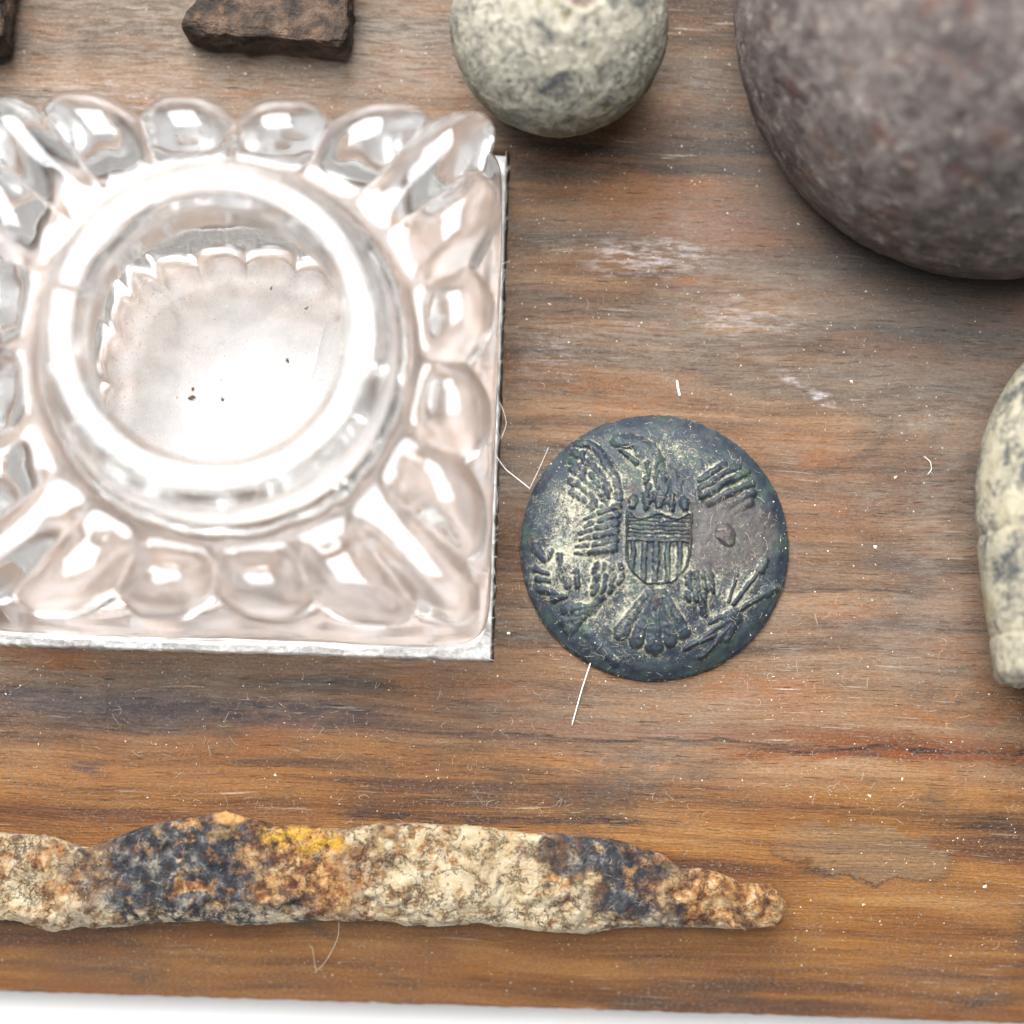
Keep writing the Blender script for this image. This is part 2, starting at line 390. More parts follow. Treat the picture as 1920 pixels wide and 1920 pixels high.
def dark_rust_material():
    g = Mat('dark_rust')
    n1 = g.noise(g.P, .5, 5, .68); n2 = g.noise(g.vadd(g.P, (3, 4, 5)), .9, 5, .7)
    col = g.ramp(n1, [(.35, (.012, .009, .007)), (.48, (.045, .029, .020)), (.60, (.095, .058, .038)), (.73, (.15, .11, .08))])
    col = g.mix(col, (.17, .08, .03), g.mul(g.step(n2, .57, .68), .6))
    return g.principled(col, .8, normal=g.bump(g.add(n1, n2), .6, .8), spec=.3)

def blade_material():
    g = Mat('flaking_rust')
    n0 = g.noise(g.P, .22, 4, .65); n1 = g.noise(g.vadd(g.P, (11, 2, 5)), .55, 5, .68); n2 = g.noise(g.vadd(g.P, (2, 8, 5)), .8, 6, .72, .15); n3 = g.noise(g.P, 5.0, 4, .7)
    wob = g.add(g.mul(g.op('SUBTRACT', n0, .5), 20.0), g.mul(g.op('SUBTRACT', n1, .5), 16.0), g.mul(g.op('SUBTRACT', n2, .5), 9.0))
    X = g.add(g.x, wob, g.mul(g.add(g.y, 27.5), .6))
    dark = g.ramp(n2, [(.36, (.009, .009, .012)), (.47, (.030, .032, .040)), (.55, (.080, .082, .088)), (.63, (.26, .22, .17))])
    oran = g.ramp(n2, [(.34, (.06, .024, .013)), (.45, (.22, .085, .026)), (.55, (.43, .23, .085)), (.68, (.60, .46, .28))])
    crea = g.ramp(n2, [(.33, (.14, .075, .04)), (.38, (.34, .225, .115)), (.45, (.45, .35, .205)), (.62, (.56, .47, .325))])
    def zone(a, b, s=2.8): return g.mul(g.step(X, a - s, a + s), g.step(X, b + s, b - s))
    zl, zd1, zc, zd2 = g.mul(zone(-70, -30.5), g.step(n1, .36, .5)), zone(-30.5, -17.0), zone(-9.5, 5.5), zone(5.5, 14.0)
    col = oran
    for zz, cc in ((zl, crea), (zd1, dark), (zc, crea), (zd2, dark)):
        col = g.mix(col, cc, zz)
        col = g.mix(col, (.085, .034, .016), g.mul(zz, g.op('SUBTRACT', 1.0, zz), 1.8))      # burnt fringe between crusts
    crk = g.step(g.op('ABSOLUTE', g.op('SUBTRACT', g.noise(g.vadd(g.P, (44, 9, 2)), .32, 6, .68, .2), .5)), .014, .003)
    col = g.mix(col, (.06, .03, .02), g.mul(crk, .75))
    rs = g.step(g.noise(g.vadd(g.P, (24, 19, 2)), .38, 5, .7, .6), .555, .62)
    col = g.mix(col, oran, g.mul(rs, .9))
    tn = g.step(g.noise(g.vadd(g.P, (64, 19, 2)), .30, 5, .7, .3), .55, .66)
    col = g.mix(col, (.46, .30, .13), g.mul(tn, .6))
    # yellow ochre pocket, dark pits, rust pustules and pale lower lip
    col = g.mix(col, (.58, .33, .035), g.mul(g.blob(-14.5, -25.0, 4.2, 1.3, -.1, .6, g.add(g.x, g.mul(wob, .25)), g.y), g.step(n1, .40, .52), .9))
    col = g.mix(col, (.62, .34, .12), g.blob(-20.0, -23.4, 1.5, .9, 0, .4))
    col = g.mix(col, dark, g.mul(g.step(g.noise(g.vadd(g.P, (50, 2, 5)), .8, 5, .7), .60, .68), .85))
    col = g.mix(col, oran, g.mul(g.step(g.noise(g.vadd(g.P, (5, 62, 5)), .6, 4, .7), .58, .66), .7))
    col = g.mix(col, (.52, .43, .29), g.mul(g.step(g.add(g.y, g.mul(g.op('SUBTRACT', n1, .5), 3.0)), -29.6, -31.0), g.step(n2, .44, .56), .7))
    flk = g.step(g.add(g.mul(n3, .6), g.mul(n2, .4)), .585, .66)
    col = g.mix(col, (.58, .52, .42), g.mul(flk, .28))
    pit = g.step(g.noise(g.vadd(g.P, (1, 2, 77)), 2.2, 4, .7), .63, .70)
    col = g.mix(col, (.07, .04, .03), g.mul(pit, .75))
    nrm = g.bump(g.add(g.mul(n2, .6), g.mul(n3, .7), g.mul(pit, -.6), g.mul(crk, -.6)), .42, .9)
    return g.principled(col, .8, normal=nrm, spec=.3, trim=.64)

def plain(name, c, rough=.8, amt=.25, sc_=3.0):
    g = Mat(name); n = g.noise(g.P, sc_, 4, .65)
    return g.principled(g.mix(tuple(k * (1 - amt) for k in c), c, g.step(n, .35, .65)), rough, normal=g.bump(n, .05, .5), spec=.3, trim=1.0)

M_wood = wood_material(); M_cut = cut_wood_material(); M_glass = glass_material(); M_well = glass_material('dusty_glass', .05); M_wfloor = glass_material('dusty_glass_floor', .36, .30, (.50, .475, .44)); M_under = glass_material('ground_glass_underside', .0, .20); M_cotton = cotton_material()
M_button = button_material(); M_iron = iron_ball_material(); M_dark = dark_rust_material(); M_blade = blade_material()
M_ball = lead_material('lead_patina', 3.0, (.25, .205, .10), (.43, .395, .31), (.05, .058, .065), lambda g: g.step(g.z, 6.0, 11.5), .54)  # zone: chalky grit on top, paler there with the lit side coloured in
M_bullet = lead_material('lead_oxide', 21.0, (.42, .355, .205), (.44, .40, .295), (.06, .07, .078), lambda g: g.step(g.z, 2.5, 7.0), .525, .40, .25)
M_lint = plain('lint', (.70, .68, .65), .9); M_lint_tan = plain('tan_lint', (.48, .41, .30), .9)
M_dustw = plain('dust_grain', (.52, .46, .37), .95); M_grit = plain('grit', (.10, .075, .055), .9)
M_floor = plain('dusty_recess_floor', (.24, .165, .122), .9, .5, .35)
M_table = plain('white_table', (.88, .87, .84), .6, .03, .05)

# ------------------------------------------------------------------ setting: table and board
BOT_Y, EDGE_Y, DROP = -37.2, -20.0, 8.5
def board_z(y):
    s = np.clip((EDGE_Y - np.asarray(y, float)) / (EDGE_Y - BOT_Y), 0, 1)
    return -DROP * s ** 1.6
HX0, HX1, HY0, HY1, HZ = -40.4, -1.0, -11.35, 28.0, -5.0   # the sunk square for the inkwell

tv = np.array([[-600, -600, -18], [600, -600, -18], [600, 600, -18], [-600, 600, -18]], float)
tag(mesh('table', tv, [(0, 1, 2, 3)], M_table), 'white table top under the wooden board', None, kind='structure')

def build_board():
    root = empty('wooden_board', (0, 0, 0))
    tag(root, 'weathered brown wooden display board with a sunk square and rounded front edge', 'board')
    xs = np.unique(np.concatenate([np.linspace(-62, 62, 249), [HX0, HX1]]))
    ys = np.unique(np.concatenate([np.linspace(BOT_Y, EDGE_Y, 48), np.linspace(EDGE_Y, 64, 180), [HY0, HY1]]))
    Xg, Yg = np.meshgrid(xs, ys)
    Zg = board_z(Yg)
    rag = .10 * fbm(np.stack([Xg * .9, Yg * .9, 0 * Xg], -1).reshape(-1, 3), 3).reshape(Xg.shape)
    Xo = Xg + np.where(np.isclose(Xg, HX1) & (Yg > HY0 - .01) & (Yg < HY1 + .01), rag * 1.3, 0)
    Yo = Yg + np.where(np.isclose(Yg, HY0) & (Xg < HX1 + .01), rag * 1.3, 0)
    Yo = Yo + np.where(np.isclose(Yg, BOT_Y), rag * .8, 0)
    v = np.stack([Xo, Yo, Zg], -1).reshape(-1, 3)
    ny, nx = Xg.shape
    f = ring_faces(ny, nx, False)
    cx = (xs[:-1] + xs[1:]) / 2; cy = (ys[:-1] + ys[1:]) / 2
    CX, CY = np.meshgrid(cx, cy)
    hole = ((CX > HX0) & (CX < HX1) & (CY > HY0) & (CY < HY1)).ravel()
    mesh('board_top', v, f[~hole], M_wood, root)
    # walls and floor of the sunk square
    def idx(i, j): return j * nx + i
    i0, i1 = [int(np.argmin(abs(xs - a))) for a in (HX0, HX1)]; j0, j1 = [int(np.argmin(abs(ys - a))) for a in (HY0, HY1)]
    loop = [idx(i, j0) for i in range(i0, i1)] + [idx(i1, j) for j in range(j0, j1)] + [idx(i, j1) for i in range(i1, i0, -1)] + [idx(i0, j) for j in range(j1, j0, -1)]
    n = len(loop); a = v[loop]; rows = []
    for k, z in enumerate((0, -.25, -.7, -1.6, -3, HZ)):
        b = a.copy(); b[:, 2] = z
        if k: b[:, :2] += .12 * np.stack([perlin(b * 1.7), perlin(b * 1.7 + 9)], -1) + (b[:, :2] - [-20.4, 8.2]) * (.004 if k == 1 else .006)
        rows.append(b)
    w = np.concatenate(rows)
    mesh('recess_wall', w, ring_faces(len(rows), n)[:, ::-1], M_cut, root)
    bt = rows[-1]; c = np.vstack([bt, bt.mean(0)])
    mesh('recess_floor', c, [(k, (k + 1) % n, n) for k in range(n)], M_floor, root)
    # front and side faces
    fr = v[:nx]; lo = fr.copy(); lo[:, 2] = -17.9
    mesh('front_edge', np.vstack([fr, lo]), ring_faces(2, nx, False)[:, ::-1], M_wood, root)
    return root
build_board()

# ------------------------------------------------------------------ cotton lining in the sunk square
def build_cotton():
    NC = 420; xs = np.linspace(HX0 + .2, HX1 - .12, NC); ys = np.linspace(HY0 + .12, HY1 - .2, NC)
    X, Y = np.meshgrid(xs, ys); p = np.stack([X, Y, 0 * X], -1).reshape(-1, 3)
    e = np.minimum.reduce([X - HX0, HX1 - X, Y - HY0, HY1 - Y])          # distance from the wall
    ew = e + .22 * fbm(p * .8 + 33, 3).reshape(X.shape)
    rim = sstep(.10, .30, e + .25 * (ew - e)) * (1 - sstep(1.05, 1.6, ew))
    tuft = .5 + fbm(p * .30, 3).reshape(X.shape) * .9
    z = HZ + .35 + .18 * fbm(p * .9 + 5, 4).reshape(X.shape) + rim * np.clip(3.3 + .9 * tuft + .14 * fbm(p * 1.6, 3).reshape(X.shape), 2.2, 4.6)
    z = np.where(rim < .02, np.minimum(z, HZ + .62), z)
    ff = ring_faces(NC, NC, False); ez = ew.ravel()
    o = mesh('cotton_lining', np.stack([X, Y, z], -1).reshape(-1, 3), ff[ez[ff].min(1) < 1.6], M_cotton)
    tag(o, 'white cotton lining fraying out from under the glass inkwell', 'lining')
build_cotton()

# ------------------------------------------------------------------ glass inkwell
def build_inkwell():
    root = empty('glass_inkwell', (-20.5, 8.5, HZ + .7))
    tag(root, 'square clear pressed-glass inkwell with scalloped shoulders, set into the board', 'inkwell')
    z0 = HZ + .7
    # z, half width, roundness (0 square, 1 circle), lobe depth outward, lobe depth upward, region
    R = [(-4.2, 2.0, 1, 0, 0, 0), (-4.2, 14, .2, 0, 0, 0), (-4.25, 17.8, 0, 0, 0, 0), (-4.05, 18.6, 0, 0, 0, 0), (-3.4, 19.0, 0, 0, 0, 0), (-1, 19.1, 0, .0, 0, 0), (1.6, 19.1, 0, .0, 0, 0),
         (2.5, 19.0, 0, .1, 0, 0), (3.0, 18.5, 0, .25, 0, 0), (3.2, 17.8, 0, .4, 0, 0), (3.7, 17.3, 0, .7, 0, 1), (5, 17.3, 0, 1.1, 0, 1), (7, 17.9, 0, 1.6, 0, 1), (9, 18.5, 0, 1.7, .0, 1),
         (10.8, 18.8, 0, 1.75, .1, 1), (12.2, 18.6, .02, 1.6, .4, 1), (13.3, 18.0, .05, 1.35, .9, 1), (14.05, 17.0, .10, 1.0, 1.5, 1), (14.2, 16.0, .22, .7, 1.6, 1), (13.85, 15.1, .42, .35, 1.2, 1), (13.35, 14.4, .66, .1, .5, 1), (13.15, 13.9, .86, 0, .1, 1),
         (13.3, 13.4, .98, 0, .0, 2), (13.65, 12.9, 1, 0, .0, 2), (14.1, 12.5, 1, 0, 0, 2), (14.7, 12.2, 1, 0, 0, 2), (15.6, 12.0, 1, 0, 0, 2), (16.9, 11.85, 1, 0, 0, 2), (17.9, 11.95, 1, 0, 0, 2),
         (18.6, 11.92, 1, 0, 0, 3), (19.15, 11.75, 1, 0, 0, 3), (19.5, 11.4, 1, 0, 0, 3), (19.6, 11.15, 1, 0, 0, 3), (19.75, 10.98, 1, 0, 0, 3), (19.97, 10.85, 1, 0, 0, 3), (20.0, 10.65, 1, 0, 0, 3), (20.01, 10.1, 1, 0, 0, 3), (20.0, 9.55, 1, 0, 0, 3), (19.93, 9.4, 1, 0, 0, 3), (19.6, 9.25, 1, 0, 0, 3), (19.2, 9.0, 1, 0, 0, 3),
         (18.6, 8.75, 1, 0, 0, 4), (16.5, 8.75, 1, 0, 0, 4), (14, 8.9, 1, 0, 0, 4), (12, 9.4, 1, 0, 0, 4), (10, 10.2, .95, 0, 0, 4), (7.5, 10.9, .85, .1, 0, 4), (4.5, 11.1, .75, .4, 0, 4),
         (2.2, 10.9, .75, .7, 0, 4), (1.0, 10.2, .8, .6, 0, 5), (.5, 8.6, .95, .2, 0, 5), (.35, 5.5, 1, 0, 0, 5), (.25, 1.0, 1, 0, 0, 5)]
    K = np.array([r[:5] for r in R]); reg = np.array([r[5] for r in R])
    # Catmull-Rom resampling
    sub = 5; rows, rreg = [], []
    for k in range(len(K) - 1):
        p0, p1, p2, p3 = K[max(k - 1, 0)], K[k], K[k + 1], K[min(k + 2, len(K) - 1)]
        for s in range(sub):
            t = s / sub
            c = .5 * (2 * p1 + (p2 - p0) * t + (2 * p0 - 5 * p1 + 4 * p2 - p3) * t * t + (3 * p1 - p0 - 3 * p2 + p3) * t ** 3)
            lin = p1 * (1 - t) + p2 * t
            rows.append(.75 * c + .25 * lin); rreg.append(reg[k])
    rows.append(K[-1]); rreg.append(5); rows = np.array(rows); rreg = np.array(rreg)
    NT = 800; th = (np.arange(NT) + .5) / NT * 2 * math.pi
    c, s = np.cos(th), np.sin(th)
    n = 16.0; sq = 1 / (abs(c) ** n + abs(s) ** n) ** (1 / n)
    side = np.where(abs(c) > abs(s), s / np.maximum(abs(c), 1e-9) * np.sign(c) * 1, -c / np.maximum(abs(s), 1e-9) * np.sign(s))
    ph = side * 2.5                                     # lobes at half integers, two shared at each corner
    lob = np.abs(np.cos(math.pi * (ph - .5)))
    lob = 1 - (1 - lob) ** 1.45
    corner = sstep(1.9, 2.5, abs(ph))
    rho = rows[:, 1:2] * ((1 - rows[:, 2:3]) * sq[None] + rows[:, 2:3]) + rows[:, 3:4] * (lob[None] - 1) * (1 - .3 * corner[None])
    z = rows[:, 0:1] + rows[:, 4:5] * (lob[None] - 1) * (1 + .2 * corner[None]) + 0 * rho
    v = np.stack([rho * c, rho * s, z], -1)
    # unevenness of old pressed glass, and the mould seam that nicks the lip
    v = v.reshape(-1, 3)
    nn = fbm(v * .16 + 3, 2); n2 = fbm(v * .5 + 30, 2)
    rad = v / np.maximum(np.linalg.norm(v, axis=1), 1)[:, None]
    v = v + rad * (.07 * nn + .012 * n2)[:, None]
    ang = np.tile(th, len(rows)); d = (ang - math.radians(166) + math.pi) % (2 * math.pi) - math.pi
    rr = np.repeat(rreg, NT)
    seam = np.exp(-(d / .014) ** 2) * ((rr == 3) | (rr == 2)) * (np.hypot(v[:, 0], v[:, 1]) > 9)
    v[:, 2] -= .40 * seam
    v[:, 2] -= z0
    f = ring_faces(len(rows), NT)
    lab = np.repeat(rreg[:-1], NT)
    # shoulder faces go to their own lobe: 20 lobes round the four sides
    quad = np.floor(((np.degrees(th) + 45) % 360) / 90).astype(int)
    lid = quad * 5 + np.round(ph + 2.5 - .0).astype(int)
    lid = (quad * 5 + np.floor(ph + 3).astype(int)) % 20
    lab = np.where(lab == 1, 100 + np.tile(lid, len(rows) - 1), lab)
    lab[:NT * sub * 2] = 6
    names = {0: 'base', 2: 'neck', 3: 'lip', 4: 'well', 5: 'well_floor', 6: 'underside'}
    for k in range(20): names[100 + k] = 'lobe'
    f = f
    # close both poles
    cap = []
    v = np.vstack([v, [[0, 0, v[:NT, 2].mean()]], [[0, 0, v[-NT:, 2].mean()]]])
    b = len(v) - 2
    for j in range(NT):
        cap.append((b, (j + 1) % NT, j, j)); cap.append((b + 1, (len(rows) - 1) * NT + j, (len(rows) - 1) * NT + (j + 1) % NT, (len(rows) - 1) * NT + (j + 1) % NT))
    nrm = vnormals(v, f)
    nrm[b] = (0, 0, -1); nrm[b + 1] = (0, 0, 1)
    for k in names:
        ff = [tuple(q) for q in f[lab == k]]
        if k == 6: ff += [q[:3] for q in cap[0::2]]
        if k == 5: ff += [q[:3] for q in cap[1::2]]
        ids = sorted({i for q in ff for i in q}); mp = {a: i for i, a in enumerate(ids)}
        mesh(names[k], v[ids], [tuple(mp[i] for i in q) for q in ff], {4: M_well, 5: M_wfloor, 6: M_under}.get(k, M_glass), root, normals=nrm[ids])
build_inkwell()

# ------------------------------------------------------------------ uniform button with its eagle
def build_button():
    root = empty('uniform_button', (10.72, -2.4, 0))
    tag(root, 'round dark domed metal button embossed with an eagle and striped shield', 'button')
    RB = 10.05
    NT, NR = 880, 215
    th = np.arange(NT) / NT * 2 * math.pi
    rr = np.linspace(.004, .985, NR)
    Rg, Tg = np.meshgrid(rr, th, indexing='ij')
    X = Rg * np.cos(Tg); Y = Rg * np.sin(Tg)
    P3 = np.stack([X * 10, Y * 10, 0 * X], -1)
    wob = fbm(P3.reshape(-1, 3) * .9, 3).reshape(X.shape)
    wob2 = fbm(P3.reshape(-1, 3) * .9 + 40, 3).reshape(X.shape)
    hi1 = fbm(P3.reshape(-1, 3) * 2.6 + 11, 2).reshape(X.shape); hi2 = fbm(P3.reshape(-1, 3) * 2.6 + 51, 2).reshape(X.shape)
    zx = 950 + 838 * X + 8 * wob + 4 * hi1; zy = 945 - 838 * Y + 8 * wob2 + 4 * hi2        # emblem drawing units
    H = np.zeros_like(X); L = np.zeros(X.shape, int)
    def cap(x0, y0, x1, y1, w0, w1, h, lab, sharp=1.0):
        nonlocal H, L
        dx, dy = x1 - x0, y1 - y0; l2 = dx * dx + dy * dy + 1e-9
        t = np.clip(((zx - x0) * dx + (zy - y0) * dy) / l2, 0, 1)
        d = np.hypot(zx - x0 - t * dx, zy - y0 - t * dy) / (w0 + (w1 - w0) * t)
        hh = h * 1.25 * np.clip(1 - (d * .77) ** (2 * sharp), 0, None) ** .8
        H = np.maximum(H, hh); L = np.where(hh > .04 * h, lab, L)
    def arc(pts, w, h, lab):
        for a, b in zip(pts[:-1], pts[1:]): cap(*a, *b, w, w, h, lab)
    # left wing: an arm and rows of overlapping feathers
    LW, RW, TL, SH, HD, LG, BR, AR, RU = 1, 2, 3, 4, 5, 6, 7, 8, 9
    rw = np.random.RandomState(4)
    arc([(452, 318), (520, 325), (590, 385), (640, 470), (690, 570), (712, 680)], 24, .30, LW)
    for k in range(7):                                        # coverts: rows of small overlapping scales
        for m in range(5):
            u, w_ = k / 6, m / 4
            bx = 425 + 215 * u - 10 * w_ + rw.uniform(-9, 9) + (12 if k % 2 else 0); by = 380 + 215 * u ** 1.2 + 62 * m + rw.uniform(-9, 9)
            if bx + .25 * by > 850 or by > 760: continue
            cap(bx, by, bx + 14, by + 26, 24, 15, rw.uniform(.24, .36), LW)
    for k in range(6):                                        # flight feathers along the inner edge
        cap(705 - 4 * k, 735 + k * 52, 590 - 9 * k + rw.uniform(-12, 12), 775 + k * 50, 25, 17, .34, LW)
        cap(560 - 9 * k, 790 + k * 46, 500 - 9 * k + rw.uniform(-12, 12), 815 + k * 42, 17, 10, .20, LW)
    # right wing: long worn quills
    for (a, b, c, d) in ((1225, 650, 1500, 470), (1270, 690, 1530, 545), (1350, 715, 1540, 610), (1430, 720, 1530, 665), (1215, 600, 1440, 440), (1210, 545, 1360, 440)):
        cap(a, b, c, d, 22, 25, .36, RW)
    # head, beak and neck
    arc([(700, 300), (770, 300), (850, 320), (910, 365), (935, 425)], 40, .34, HD)
    cap(720, 370, 815, 445, 14, 20, .28, HD); cap(850, 350, 860, 400, 46, 46, .36, HD)
    arc([(900, 430), (930, 500), (950, 570), (965, 650)], 58, .30, HD)
    for k in range(5):
        for m in range(k // 2 + 2):
            cap(905 + k * 12 + (m - (k // 2 + 1) / 2) * 52, 455 + k * 50, 903 + k * 12 + (m - (k // 2 + 1) / 2) * 56, 488 + k * 50, 21, 12, .42, HD)
    for k in range(5): cap(800 + k * 78, 690 + 6 * (k % 2), 792 + k * 82, 742, 27, 17, .36, HD)
    # legs
    for q_, a0, cx_, cy_ in ((-1, 0, 655, 1180), (1, 0, 1215, 1215)):
        for m in range(3):
            for k in range(4 - (m == 2)):
                bx = cx_ + (k - 1.5) * 46 + 10 * (m % 2); by = cy_ - 75 + m * 62
                cap(bx, by, bx + q_ * 14, by + 40, 25, 14, .40, LG)
    arc([(620, 1290), (560, 1370), (480, 1400)], 30, .3, LG); arc([(1240, 1300), (1260, 1370)], 24, .26, LG)
    # tail fan
    for (x1, y1, wd) in ((755, 1500, 44), (848, 1550, 42), (955, 1580, 50), (1052, 1535, 40), (1130, 1490, 40)):
        cap(950 + (x1 - 950) * .25, 1260, x1, y1, 20, wd, .36, TL, 1.4)
        cap(950 + (x1 - 950) * .3, 1290, x1, y1 - 10, 5, 7, .42, TL)
    cap(945, 1225, 950, 1350, 34, 26, .40, TL)
    # olive branch: leaves and stem
    for (x0, y0, x1, y1, w) in ((205, 985, 265, 1060, 30), (215, 1120, 290, 1150, 20), (225, 1175, 300, 1195, 20), (250, 1240, 340, 1275, 26), (350, 1040, 365, 1110, 22), (385, 1130, 410, 1225, 38), (455, 1145, 470, 1225, 26),
                                (300, 1010, 290, 1060, 20), (330, 1300, 400, 1290, 22), (420, 1360, 560, 1360, 36), (410, 1440, 520, 1420, 30), (440, 1480, 500, 1440, 34)):
        cap(x0, y0, x1, y1, w, w * .6, .30, BR)
    arc([(530, 1490), (620, 1590), (720, 1680)], 26, .16, BR)
    # arrows
    for (x0, y0, x1, y1, w) in ((1440, 1310, 1600, 1070, 13), (1410, 1290, 1452, 1110, 11), (1470, 1345, 1690, 1190, 15), (1600, 1080, 1632, 1020, 26), (1650, 1215, 1700, 1185, 30),
                                (1450, 1375, 1400, 1400, 46), (1420, 1400, 1150, 1590, 17), (1430, 1430, 1250, 1640, 17), (1400, 1380, 1300, 1420, 20), (1440, 1440, 1400, 1520, 22), (1180, 1560, 1330, 1500, 14)):
        cap(x0, y0, x1, y1, w, w * .85, .30, AR)
    mass = np.zeros_like(H); H0, L0 = H, L
    H = mass
    for q_ in ((480, 390, 640, 620, 95, 105, .17), (640, 680, 600, 980, 115, 90, .15), (1230, 610, 1470, 490, 95, 125, .17), (900, 430, 955, 560, 70, 90, .15), (955, 600, 957, 730, 120, 205, .15), (655, 1130, 640, 1230, 105, 85, .18), (1215, 1170, 1225, 1270, 100, 80, .17), (950, 1280, 950, 1480, 90, 235, .14), (310, 1090, 380, 1200, 90, 100, .10), (1400, 1400, 1280, 1540, 80, 110, .10)):
        cap(*q_, 0)
    mass, H, L = H, H0, L0
    # shield
    sx = (zx - 957) / 205; syy = zy
    half = np.where(syy < 1000, 1.0, np.sqrt(np.clip(1 - ((syy - 1000) / 215) ** 2, 0, 1)) ** 1.05)
    topc = 800 - 45 * np.abs(np.sin(math.pi * np.clip(sx, -1, 1) + math.pi / 2)) ** 2.0 * np.where(abs(sx) < .25, .8, 1.0)
    inside = (abs(sx) < half) & (syy > topc) & (syy < 1215)
    dedge = np.minimum((half - abs(sx)) * 205, np.minimum(syy - topc, 1215 - syy))
    Hs = .20 + .24 * np.exp(-((dedge - 9) / 10) ** 2)
    chief = (syy < 935)
    Hs = np.where(chief & (dedge > 16), .20 + .09 * np.sin((syy - 812) / 25 * 2 * math.pi), Hs)
    Hs = np.where(abs(syy - 937) < 10, .40, Hs)
    stripes = .13 + .24 * np.clip(np.cos((zx - 945) / 72 * 2 * math.pi) * 1.4, -.6, 1)
    Hs = np.where((~chief) & (abs(syy - 937) >= 10) & (dedge > 20), stripes, Hs)
    Hs = Hs * sstep(-1, 9, dedge)
    groove = np.exp(-((dedge + 12) / 16) ** 2) * (abs(sx) < 1.25) * (syy > 740) * (syy < 1240)
    H = np.where(inside, Hs, H * (1 - .85 * groove * (~inside))); L = np.where(inside, SH, L)
    # worn, rusty field right of the shield with its rivet-like boss
    worn = sstep(300, 150, np.hypot((zx - 1390) * .85, zy - 890)) * (~inside)
    H = H * (1 - worn * .9); L = np.where((worn > .8), 0, L)
    L = np.where((L == 2) & (H < .02), 0, L)
    cap(1366, 872, 1380, 900, 50, 46, .36, RU, 1.6); cap(1345, 905, 1360, 925, 22, 18, .42, RU); cap(1395, 868, 1400, 890, 20, 18, .43, RU)
    # ragged feather texture behind the left wing and along the neck
    ft = fbm(np.stack([X * 26, Y * 17, 0 * X], -1).reshape(-1, 3) + 5, 3).reshape(X.shape)
    zone = sstep(330, 180, np.hypot((zx - 560) * 1.25, (zy - 690) * .8)) + sstep(190, 90, np.hypot(zx - 960, zy - 590)) + .7 * sstep(200, 110, np.hypot(zx - 650, zy - 1200)) + .7 * sstep(170, 90, np.hypot(zx - 1215, zy - 1230)) + .8 * sstep(220, 120, np.hypot((zx - 1330) * .8, zy - 560))
    H = np.maximum(H, np.where(inside, 0, .10 * np.clip(zone, 0, 1) * np.clip(ft * 1.5 + .05, 0, 1)))
    # wear over the whole emblem
    wear = .72 + .55 * np.clip(fbm(P3.reshape(-1, 3) * .35 + 9, 3).reshape(X.shape) + .3, 0, 1)
    H = H * np.clip(wear, .6, 1.15) * np.clip(.95 + .14 * hi1, .6, 1.2)
    dome = 2.55 * (1 - Rg ** 2.3) + .75
    edge = sstep(.90, 1.0, Rg)
    dome = dome - .25 * edge
    rough = .045 * fbm(P3.reshape(-1, 3) * 2.0 + 3, 3).reshape(X.shape) + .07 * fbm(P3.reshape(-1, 3) * .35, 2).reshape(X.shape)
    Z = dome + H * 1.1 + np.where(inside, .10, mass * (1 - worn)) + rough
    out = 1 + .006 * fbm(np.stack([np.cos(Tg) * 2, np.sin(Tg) * 2, 0 * Rg], -1).reshape(-1, 3), 3).reshape(X.shape) + Rg ** 10 * .006 * fbm(np.stack([np.cos(Tg) * 15, np.sin(Tg) * 15, 0 * Rg], -1).reshape(-1, 3), 3).reshape(X.shape)
    V = np.stack([X * RB * out, Y * RB * out, Z], -1)
    rim = []
    for (r, z) in ((.994, .44), (1.0, .30), (1.0, .18), (.99, .08), (.95, .04), (.8, .02), (.01, .02)):
        e = V[-1].copy(); k = r / .985; e[:, 0] *= k; e[:, 1] *= k; e[:, 2] = z + (e[:, 2] - e[:, 2].mean()) * .3 * (r > .98); rim.append(e)
    V = np.concatenate([V, np.array(rim)]).reshape(-1, 3)
    nr = NR + len(rim)
    f = ring_faces(nr, NT)
    # dust gathers where the surface lies lower than its neighbourhood
    def blur(a, k):
        for _ in range(k):
            a = (a + np.roll(a, 1, 1) + np.roll(a, -1, 1) + np.vstack([a[:1], a[:-1]]) + np.vstack([a[1:], a[-1:]])) / 5
        return a
    cav = np.clip((blur(H, 40) - H) / .14, -1, 1)
    big = fbm(P3.reshape(-1, 3) * .22 + 70, 3).reshape(X.shape)
    inner = sstep(1.0, .72, Rg)
    dust = .40 + .40 * cav + .30 * big + .30 * (inner - .6) + .14 * sstep(.0, -.7, X) - .25 * sstep(.66, .9, X) * sstep(-.5, .1, Y) - .02  # thinned at the right rim too, painting in its dark reflection
    boss = L == RU
    rust = np.clip(sstep(330, 170, np.hypot((zx - 1400) * .9, zy - 910) + 70 * big), 0, 1)
    dust = dust - .06 * rust - .35 * boss
    pad = lambda a, val: np.concatenate([a.ravel(), np.full(NT * len(rim), val)])
    lab = np.concatenate([L[:-1].ravel(), np.zeros(NT * len(rim), int)])
    lab[(NR - 1) * NT:] = 10
    names = {0: 'domed_face', 10: 'rim', LW: 'wing', RW: 'wing', TL: 'tail_feathers', SH: 'shield', HD: 'eagle_head', LG: 'legs', BR: 'olive_branch', AR: 'arrows', RU: 'rust_boss'}
    o = split(V, f[:, ::1], lab, names, M_button, root, {'dust': pad(dust, .55), 'rust': pad(rust, 0)})
    return lambda x, y: (2.75 * (1 - (math.hypot(x, y) / RB) ** 2.3) + .6)
button_top = build_button()

